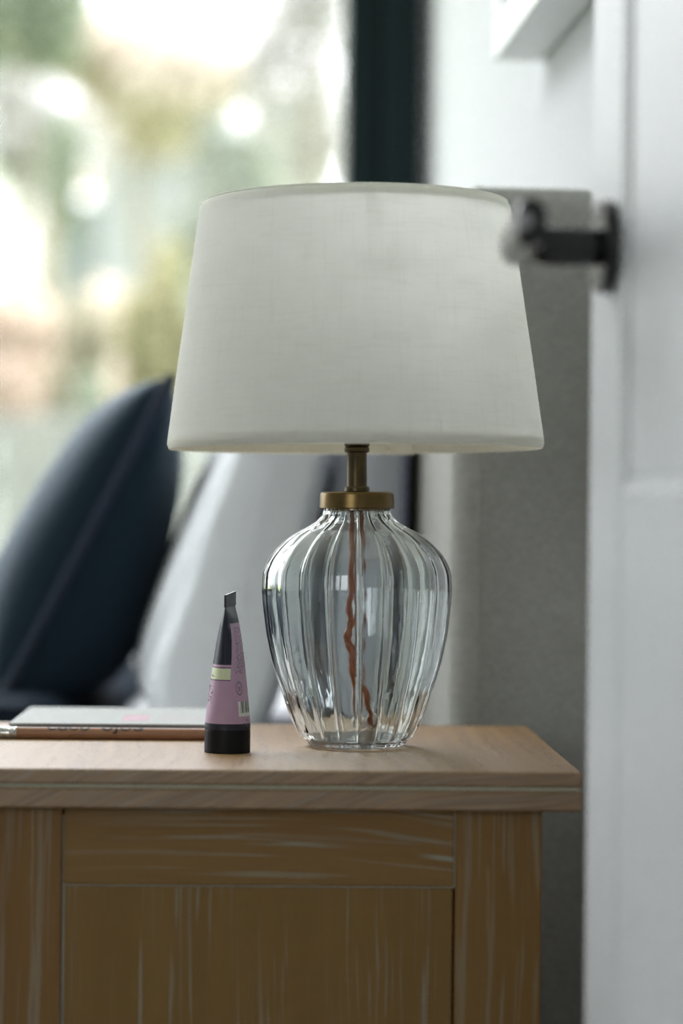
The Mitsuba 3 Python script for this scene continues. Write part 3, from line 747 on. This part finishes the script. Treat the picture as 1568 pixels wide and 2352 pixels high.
# ------------------------------------------------------------------ hand cream tube standing on its cap
TX, TY, TS = -0.0798, 1.7275, 0.0003112
TB = frame(0, (TX, TY, 0.6)) @ trimesh.transformations.rotation_matrix(math.radians(0.2), [0, 1, 0])
note('hand_cream_tube', 'lilac and navy hand cream tube standing on its black cap beside the lamp', 'tube')
add('hand_cream_tube__cap', put(lathe([(0, 0), (51 * TS, 0), (52.3 * TS, 0.0005), (52.6 * TS, 0.002), (52.3 * TS, 0.0155), (51.6 * TS, 0.0163), (0, 0.0165)], 96), TB), 'black_cap', smooth=30, label='black screw cap')


def tube_skin():
    na, nz = 192, 120
    H0, H1, H2 = 0.0165, 0.1045, 0.1135            # shoulder, start of the crimp, top
    z = np.concatenate([np.linspace(0, 1, nz)[:-1] * (H1 - H0) + H0, np.linspace(H1, H2, 8)])
    u = np.linspace(0, 1, na + 1)
    A_, Z_ = np.meshgrid(u * 2 * np.pi - np.pi, z)  # 0 faces the viewer (-y)
    t = np.clip((Z_ - H0) / (H1 - H0), 0, 1)
    R0 = 53.4 * TS
    b = R0 * (1 - 0.53 * t - 0.27 * t ** 3 - 0.18 * t ** 12)
    b = np.where(t < 0.09, np.minimum(b, R0 * (0.975 + 0.025 * np.clip(t / 0.03, 0, 1))), b)
    per = np.pi * R0 / 2
    aa = np.sqrt(np.maximum(2 * (2 * per / np.pi) ** 2 - b ** 2, 1e-9))
    aa = np.minimum(aa, per * (0.64 + 0.36 * t))
    e = 1.0
    x = b * np.sin(A_)
    y = -aa * np.cos(A_)
    crimp = Z_ >= H1
    x = np.where(crimp, np.sign(np.sin(A_)) * 0.0007 * np.minimum(1, 6 * np.abs(np.sin(A_))), x)
    yaw = math.radians(-6.2) * np.clip((t - 0.25) / 0.6, 0, 1)
    c, s = np.cos(yaw), np.sin(yaw)
    x, y = x * c - y * s, x * s + y * c
    # the far end of the crimp stands a little higher than the near one
    Z2 = Z_ + np.where(crimp, 0.0008 * np.clip(y / 0.025, -1, 1) * (Z_ - H1) / (H2 - H1), 0)
    x = x + 0.0006 * t
    v_ = np.stack([x, y, Z2], -1).reshape(-1, 3)
    m_ = na + 1
    i_, j_ = np.meshgrid(np.arange(len(z) - 1), np.arange(na), indexing='ij')
    q_ = lambda a2, b2: a2 * m_ + b2
    f_ = np.stack([q_(i_, j_), q_(i_, j_ + 1), q_(i_ + 1, j_ + 1), q_(i_ + 1, j_)], -1).reshape(-1, 4)
    f_ = np.vstack([f_[:, [0, 1, 2]], f_[:, [0, 2, 3]]])
    k = len(v_)
    off = (len(z) - 1) * m_
    v_ = np.vstack([v_, v_[off:off + m_], v_[off:off + m_].mean(0)])
    jj = np.arange(na)
    f_ = np.vstack([f_, np.stack([k + jj, k + jj + 1, np.full(na, k + m_)], 1)])
    uv_ = np.stack([A_ / (2 * np.pi) + 0.5, Z_], -1).reshape(-1, 2)
    uv_ = np.vstack([uv_, uv_[off:off + m_], [[0.5, H2]]])
    return trimesh.Trimesh(v_, f_, process=False), uv_


def tube_print(p, n, uv):
    deg, z = (uv.x - 0.5) * 360.0, uv.y * 1000.0     # degrees from the front, millimetres of height
    lilac, navy, lime = mi.Color3f(0.43, 0.285, 0.40), mi.Color3f(0.0085, 0.0115, 0.024), mi.Color3f(0.60, 0.66, 0.44)
    ink = mi.Color3f(0.10, 0.06, 0.095)
    edge = 13.0 + 0.65 * dr.clip(z - 55.0, 0.0, 30.0)
    right = deg > edge
    col = mi.Color3f(navy)
    low = z < 63.3
    col = dr.select(low | (right & (z < 92.5)), lilac, col)
    band = (~right) & (z > 52.7) & (z < 60.8)
    col = dr.select((~right) & (z > 51.9) & (z < 61.7) & low, ink * 1.6, col)
    col = dr.select(band, lime, col)
    # small print on the band and the front, near its left rim
    blot = smoothstep(0.60, 0.70, noise(deg * 0.16, z * 0.75, 3.0))
    front = (deg < -48) & (deg > -120) & (((z > 54.5) & (z < 59.0)) | ((z > 36) & (z < 48)))
    col = dr.select(front, col * (1 - blot) + ink * blot, col)
    # running text down the back panel: rows across the height
    row = dr.floor((deg - edge) / 7.5)
    glyph = smoothstep(0.40, 0.66, noise(z * 1.9, row * 7.7, 1.0)) * smoothstep(0.15, 0.35, (deg - edge) / 7.5 - row) * smoothstep(0.95, 0.80, (deg - edge) / 7.5 - row)
    textzone = right & (z > 57) & (z < 90) & (deg > edge + 15 + 5 * noise(row * 3.1, dr.floor(z / 9.0), 2.0)) & (deg < 120)
    col = dr.select(textzone, col * (1 - 0.75 * glyph) + ink * 0.75 * glyph, col)
    # round emblem
    ex, ez = (deg - 40) / 12.5, (z - 46.5) / 5.2
    rr = dr.sqrt(ex * ex + ez * ez)
    wob = noise(deg * 0.3, z * 1.2, 8.0)
    em = dr.select((rr < 1) & ((rr > 0.72) | ((rr < 0.45) & (wob > 0.5))), 0.55, 0.0)
    col = col * (1 - em) + ink * em
    # bar code
    bc = (deg > 33) & (deg < 92) & (z > 26.5) & (z < 37.2)
    bars = dr.select((mikit.cell_rand(dr.floor(deg * 0.62), 3.0, 1.0) > 0.5) & (deg > 40) & (z > 29.0), 0.85, 0.0)
    col = dr.select(bc, mi.Color3f(0.60, 0.64, 0.60) * (1 - bars) + ink * 0.3 * bars, col)
    foot = right & (z > 19.5) & (z < 25) & (deg > 48) & (deg < 130)
    fg = smoothstep(0.5, 0.62, noise(deg * 0.25, z * 1.5, 6.0)) * 0.7
    col = dr.select(foot, col * (1 - fg) + ink * fg, col)
    lot = (deg > 92) & (deg < 112) & (z > 108.6) & (z < 111.4)
    col = dr.select(lot, mi.Color3f(0.002), col)
    return dr.select(z < 21.6, dr.select(z < 21.2, mi.Color3f(0.010, 0.0125, 0.026), col), col)


mat('tube_print', proc(tube_print), rough=0.32, spec=0.5)
tm, tuv = tube_skin()
add('hand_cream_tube__body', put(tm, TB), 'tube_print', smooth=True, uv=tuv, label='squeezable body printed navy, lilac and pale green')

# ------------------------------------------------------------------ pencil
PR = 0.0044
PY, PZ, PX0, PX1 = 1.8145, 0.6 + PR, -0.272, -0.0790
PT = frame(math.radians(1.5), (0, PY + 0.0045, 0))
note('pencil', 'natural cedar pencil with silver ferrule lying in front of the notebook', 'pencil')
AX = trimesh.transformations.rotation_matrix(math.pi / 2, [0, 1, 0])   # +z -> +x


def along(profile, n=48):
    m_ = lathe(profile, n)
    m_.apply_transform(AX)
    m_.apply_translation((0, 0, PZ))
    return put(m_, PT)


FE = -0.2415
add('pencil__shaft', along([(0, FE - 0.002), (PR, FE - 0.002), (PR, -0.099), (PR, -0.0985)] , 48), 'cedar', smooth=30)
add('pencil__sharpened_end', along([(PR, -0.0985), (0.0040, -0.0925), (0.0031, -0.0845), (0.0026, -0.0800)], 28), 'cedar_raw', smooth=False, label='splintered reddish sharpened end')
sp = []
for k in range(12):
    t = k * 2 * math.pi / 12
    rr_ = 0.0019
    L = 0.004 * rng.uniform(0.35, 1.0) * (0.55 + 0.45 * math.sin(t + 0.6))
    q0 = np.array([-0.0812, rr_ * math.cos(t), PZ + rr_ * math.sin(t)])
    sp.append(tube([q0, q0 + [max(L, 0.001) * 0.6, 0, 0.0001], q0 + [max(L, 0.001) + 0.001, -0.0001 * math.cos(t), -0.0002 * math.sin(t)]], [0.0008, 0.0006, 0.0001], 5))
add('pencil__sharpened_end__splinters', put(cat(sp + [tube([(-0.082, 0, PZ), (-0.0805, 0, PZ)], [0.0024, 0.0018], 12)]), PT), 'cedar_raw')
fp = [(0, FE - 0.016), (PR + 0.0001, FE - 0.016)]
for k, (d1, rr_) in enumerate(((0.0148, 0.0003), (0.0138, 0), (0.0128, 0.0003), (0.0118, 0.0001), (0.0060, 0.0001), (0.0050, 0.00045), (0.0041, 0.0000), (0.0032, 0.00045), (0.0022, 0.0000), (0.0012, 0.0004), (0.0, 0.0002))):
    fp.append((PR + rr_, FE - d1))
fp.append((PR - 0.0002, FE))
add('pencil__ferrule', along(fp, 64), 'ferrule_metal', smooth=25, label='crimped silver ferrule')
dots = []
for xx in (-0.0105, -0.0085):
    for t in (2.2, 2.9, 3.6, 4.3):
        dt = lathe([(0, 0), (0.00045, 0), (0.0003, 0.0002), (0, 0.0003)], 12)
        dt.apply_transform(trimesh.geometry.align_vectors([0, 0, 1], [0, math.cos(t), math.sin(t)]))
        dt.apply_translation((FE + xx, (PR + 0.0001) * math.cos(t), PZ + (PR + 0.0001) * math.sin(t)))
        dots.append(dt)
add('pencil__ferrule__punch_marks', put(cat(dots), PT), 'black_metal', smooth=30, label='dark punch marks')
add('pencil__eraser', along([(0, FE - 0.028), (PR - 0.0008, FE - 0.028), (PR - 0.0002, FE - 0.026), (PR - 0.0002, FE - 0.0158)], 40), 'eraser_rubber', smooth=30, label='pinkish eraser')


def on_pencil(mesh, x, v0):
    """Bends flat lettering (xy plane) round the shaft; v0 is the baseline's height, as an arc, above the viewer's side."""
    m_ = mesh.copy().subdivide_to_size(0.0012)
    a_ = (m_.vertices[:, 1] + v0) / PR
    rr_ = PR + 0.00003 + np.clip(m_.vertices[:, 2], 0, 1) * 0.06
    vv = np.stack([x + m_.vertices[:, 0], -rr_ * np.cos(a_), PZ + rr_ * np.sin(a_)], -1)
    m_.vertices = vv
    return put(m_, PT)


XH = 0.0092
for k, (word, x0, wid) in enumerate((('caco', -0.2188, 0.0322), ('ojos', -0.1782, 0.0312))):
    t_ = meshkit.text_mesh(word, XH, depth=0.0006, bold=True)
    b_ = t_.bounds
    t_.apply_translation((-b_[0, 0], 0, 0))
    t_.apply_scale((wid / (b_[1, 0] - b_[0, 0]), 1.0, 1.0))
    add(num('pencil__lettering', k), on_pencil(t_, x0, 0.0029), 'black_ink', label='bold black printed lettering')
# small outline drawing on the shaft: a scalloped cloud and a bubble
cl = []
for k in range(7):
    cx, cy, rr_ = -0.2018 + 0.0017 * k, -0.0009 - 0.00035 * abs(k - 3.2) ** 1.35, 0.0009
    a_ = np.linspace(0.25, math.pi - 0.25, 9)
    cl.append(np.stack([cx + rr_ * np.cos(a_[::-1]), cy + rr_ * np.sin(a_[::-1])], -1))
cl = np.vstack([[[-0.2034, -0.0036]], *cl, [[-0.1898, -0.0036]]])


def pen_line(pts, r_):
    a_ = pts[:, 1] / PR
    q_ = np.stack([pts[:, 0], -(PR + 0.00001) * np.cos(a_), PZ + (PR + 0.00001) * np.sin(a_)], -1)
    return put(tube(q_, r_, 5), PT)


a_ = np.linspace(0, 2 * np.pi, 16)
add('pencil__drawing', cat([pen_line(cl, 0.00016), pen_line(np.stack([-0.1912 + 0.0006 * np.cos(a_), 0.0018 + 0.0007 * np.sin(a_)], -1), 0.00014)]), 'black_ink', label='thin black scalloped outline drawing')

# ------------------------------------------------------------------ notebook
NB = frame(math.radians(1.3), (0, 0, 0))
nx0, nx1, ny0, ny1 = -0.2080, -0.0480, 1.8305, 1.9850
note('notebook', 'pale grey notebook with pink print lying behind the pencil', 'notebook')
NBm = frame(math.radians(1.3), (0, 0, 0.6))
add('notebook__pages', put(box(nx0 + 0.0012, nx1 - 0.001, ny0 + 0.0010, ny1 - 0.001, 0.0011, 0.0090), NBm), 'page_block', label='blue grey page edges')
add('notebook__cover', put(box(nx0, nx1, ny0, ny1, 0.0095, 0.0107, 0.0003), NBm), 'cover_board', label='pale grey cover')
add('notebook__cover__board', put(box(nx0 + 0.0002, nx1 - 0.0002, ny0 + 0.0002, ny1 - 0.0002, 0.0089, 0.0097), NBm), 'grey_board')
add('notebook__cover_001', put(box(nx0, nx1, ny0, ny1, 0.0, 0.0012, 0.0003), NBm), 'cover_board')
zc = 0.01072
add('notebook__print', put(box(-0.1255, -0.1045, ny0 + 0.030, ny0 + 0.080, zc - 0.0001, zc + 0.00002), NBm), 'pink_ink', label='faded pink printed block')
strokes = []
for k in range(26):
    x = -0.0990 + 0.0021 * k + rng.uniform(-0.0004, 0.0004)
    y0 = ny0 + 0.032 + rng.uniform(0, 0.01)
    y1 = y0 + rng.choice([0.018, 0.028, 0.045])
    if x > nx1 - 0.004:
        break
    strokes.append(box(x, x + 0.0008, y0, y1, zc - 0.0001, zc + 0.00002))
    if k % 3 == 0:
        strokes.append(box(x, x + 0.0024, y1 - 0.005, y1, zc - 0.0001, zc + 0.00002))
for x, w_, y in ((-0.0965, 0.010, 0.084), (-0.083, 0.004, 0.086)):
    strokes.append(box(x, x + w_, ny0 + y, ny0 + y + 0.010, zc - 0.0001, zc + 0.00002))
add('notebook__print_001', put(cat(strokes), NBm), 'pale_pink_ink', label='pale pink printed strokes')

# ------------------------------------------------------------------ garden
GZ = -0.15
add('garden_ground', box(-45, 40, 3.75, 120, GZ - 0.1, GZ), 'lawn', label='mown green lawn', kind='structure')


def leaves(center, size, n, leaf, seed, cover=0.75):
    """A crown: n small folded leaves filling lumpy ellipsoids."""
    g_ = np.random.default_rng(seed)
    blobs = g_.normal(size=(max(14, n // 450), 3))
    blobs = blobs / np.linalg.norm(blobs, axis=1, keepdims=True) * g_.uniform(0.35, 0.8, (len(blobs), 1))
    k = g_.integers(0, len(blobs), n)
    d_ = g_.normal(size=(n, 3))
    d_ /= np.linalg.norm(d_, axis=1, keepdims=True)
    p_ = (blobs[k] + d_ * (g_.uniform(0, 1, (n, 1)) ** 0.4) * g_.uniform(0.22, 0.5, (len(blobs), 1))[k]) * np.array(size) + np.array(center)
    a1 = g_.normal(size=(n, 3)); a1 /= np.linalg.norm(a1, axis=1, keepdims=True)
    a2 = np.cross(a1, g_.normal(size=(n, 3))); a2 /= np.linalg.norm(a2, axis=1, keepdims=True)
    L = leaf * g_.uniform(0.7, 1.3, (n, 1))
    v_ = np.stack([p_ - a1 * L, p_ + a2 * L * 0.45, p_ + a1 * L, p_ - a2 * L * 0.45], 1).reshape(-1, 3)
    f_ = (np.arange(n) * 4)[:, None, None] + np.array([[0, 1, 2], [0, 2, 3]])
    return trimesh.Trimesh(v_, f_.reshape(-1, 3), process=False)


def trunk(x, y, z1, r_, sway, seed):
    g_ = np.random.default_rng(seed)
    zz = np.linspace(GZ, z1, 8)
    path = np.stack([x + sway * ((zz - GZ) / (z1 - GZ)) ** 1.5 + g_.normal(0, r_ * 0.3, 8), y + g_.normal(0, r_ * 0.3, 8), zz], -1)
    ms = [tube(path, np.linspace(r_, r_ * 0.45, 8), 8)]
    for k in range(5):
        b0 = path[4 + k % 4]
        dv = g_.normal(0, 0.3, 3) * [1, 1, 0.4] + [0, 0, 0.7]
        ms.append(tube([b0, b0 + dv * (z1 - GZ) * 0.10, b0 + dv * (z1 - GZ) * 0.22 + [0, 0, 0.1]], [r_ * 0.4, r_ * 0.25, r_ * 0.1], 6))
    return cat(ms)


# x and depth, crown centre height, crown half size, leaf material, count, leaf size
TREES = [
    ('tree', -3.05, 22.0, 5.6, (1.10, 1.0, 1.5), 'leaf_dark', 9000, 0.085, 'dark green tree at the upper left of the garden'),
    ('tree', -1.95, 24.0, 5.2, (1.2, 1.0, 0.78), 'leaf_beige', 9000, 0.085, 'tree with beige autumn leaves above the pale green house'),
    ('tree', -0.32, 17.0, 3.9, (0.55, 0.5, 1.2), 'leaf_sage', 2600, 0.050, 'thin bare-looking tree in front of the white sky'),
    ('tree', -1.0, 20.0, 3.3, (0.62, 0.6, 1.0), 'leaf_green', 1100, 0.060, 'slender green tree beside the pale green house'),
    ('tree', -2.45, 19.0, 3.75, (0.62, 0.5, 0.55), 'leaf_sage', 2400, 0.050, 'pale airy tree in front of the white outbuilding'),
    ('tree', -1.98, 17.0, 3.0, (0.15, 0.15, 0.62), 'leaf_dark', 1800, 0.045, 'narrow dark green tree at the left corner of the house'),
    ('tree', -3.3, 38.0, 7.0, (1.9, 1.2, 2.0), 'leaf_beige', 6500, 0.15, 'big pale hazy tree behind the house and the outbuilding'),
    ('tree', -0.62, 38.0, 6.6, (0.85, 0.8, 1.2), 'leaf_sage', 2400, 0.12, 'pale hazy tree to the right of the house'),
    ('tree', 4.5, 19.0, 4.4, (2.4, 2.0, 2.2), 'leaf_green', 7000, 0.12, 'broad green tree hidden behind the right wall'),
    ('tree', -8.0, 24.0, 4.6, (2.8, 2.2, 2.6), 'leaf_olive', 8000, 0.13, 'broad olive green tree far to the left of the garden'),
    ('tree', -14.0, 22.0, 4.2, (3.0, 2.4, 2.6), 'leaf_green', 8000, 0.14, 'broad green tree at the far left end of the garden'),
]
for k, (name, x, y, zc_, size, lm, n_, ls, lab) in enumerate(TREES):
    key = num(name, k)
    note(key, lab, 'tree', 'trees in the garden')
    add(key + '__crown', leaves((x, y, zc_), size, n_, ls, 50 + k), lm, kind='stuff')
    add(key + '__trunk', trunk(x, y, zc_ + 0.3 * size[2], 0.055 + 0.02 * size[0], 0.12 * (-1) ** k, 90 + k), 'bark', smooth=True)
SHRUBS = [
    (-1.30, 9.3, 1.36, (0.20, 0.22, 0.36), 'leaf_russet', 3000, 'pinkish beige shrub at the left end of the hedge row'),
    (-1.20, 10.6, 1.36, (0.17, 0.22, 0.46), 'leaf_olive', 2800, 'olive shrub next to the pinkish beige shrub'),
    (-0.97, 9.2, 1.14, (0.07, 0.12, 0.16), 'leaf_dark', 900, 'small dark green shrub in front of the olive shrub'),
    (-1.10, 11.9, 1.50, (0.20, 0.22, 0.50), 'leaf_beige', 3600, 'pale beige shrub in the middle of the hedge row'),
    (-0.78, 10.4, 1.42, (0.20, 0.22, 0.52), 'leaf_lime', 4200, 'bright lime green shrub just left of the lampshade'),
    (-0.25, 10.4, 1.30, (0.22, 0.22, 0.5), 'leaf_olive', 2600, 'olive shrub hidden by the lampshade'),
    (-2.05, 10.3, 1.3, (0.35, 0.4, 0.5), 'leaf_lime', 2600, 'lime green shrub left of the pinkish beige shrub'),
    (-3.2, 10.5, 1.3, (0.5, 0.4, 0.5), 'leaf_green', 2600, 'wide green shrub far left of the pinkish beige shrub'),
]
for k, (x, y, zc_, size, lm, n_, lab) in enumerate(SHRUBS):
    key = num('shrub', k)
    note(key, lab, 'shrub', 'shrubs behind the garden fence')
    add(key + '__foliage', leaves((x, y, zc_), size, n_, 0.042, 150 + k), lm, kind='stuff')
    add(key + '__stem', trunk(x, y, zc_, 0.03, 0.02, 190 + k), 'bark', smooth=True)

# low painted board fence in front of the shrubs
note('garden_fence', 'low pale sage board fence at the end of the lawn', 'fence')
for k in range(46):
    x = -4.6 + 0.128 * k
    add(num('garden_fence__board', k), box(x, x + 0.120, 8.0, 8.02, GZ + 0.05, 1.095 + 0.006 * ((k * 7) % 3), 0.004), 'sage_board')
for k, z in enumerate((0.2, 0.85)):
    add(num('garden_fence__rail', k), box(-4.6, 1.29, 8.021, 8.06, z, z + 0.08), 'sage_board')
for k in range(5):
    add(num('garden_fence__post', k), box(-4.5 + 1.4 * k, -4.42 + 1.4 * k, 8.06, 8.14, GZ, 1.06), 'sage_board')

# neighbour's pale house
note('house', 'pale mint green house behind the garden hedge', 'house')
add('house__wall', box(-2.75, -0.95, 27.0, 33.0, GZ, 5.05), 'mint_render')
rf = trimesh.Trimesh(np.array([[-2.95, 26.7, 5.0], [-0.75, 26.7, 5.0], [-0.75, 33.3, 5.0], [-2.95, 33.3, 5.0], [-2.1, 30, 5.7], [-1.6, 30, 5.7]]), [[0, 1, 5], [0, 5, 4], [1, 2, 5], [2, 3, 4], [2, 4, 5], [3, 0, 4], [0, 2, 1], [0, 3, 2]], process=False)
add('house__side_extension', box(-3.48, -2.752, 27.5, 32.0, GZ, 4.35), 'grey_render', label='darker grey green rendered extension')
add('house__roof', rf, 'roof_slate')
for k, (x, z) in enumerate(((-2.3, 1.2), (-1.4, 1.2))):
    add(num('house__window', k), box(x - 0.35, x + 0.35, 26.94, 27.05, z - 0.5, z + 0.5, 0.02), 'white_render')
    add(num('house__window', k) + '__pane', box(x - 0.29, x + 0.29, 26.93, 26.95, z - 0.43, z + 0.43), 'dim_pane')
note('garden_shed', 'white rendered outbuilding at the left behind the shrubs', 'outbuilding')
add('garden_shed__wall', box(-5.6, -3.52, 28.0, 31.0, GZ, 4.75), 'white_render')
add('garden_shed__roof', box(-5.75, -3.42, 27.8, 31.2, 4.75, 4.88), 'white_render')
add('garden_shed__door', box(-5.2, -4.2, 27.96, 28.02, GZ, 1.95, 0.01), 'sage_board')
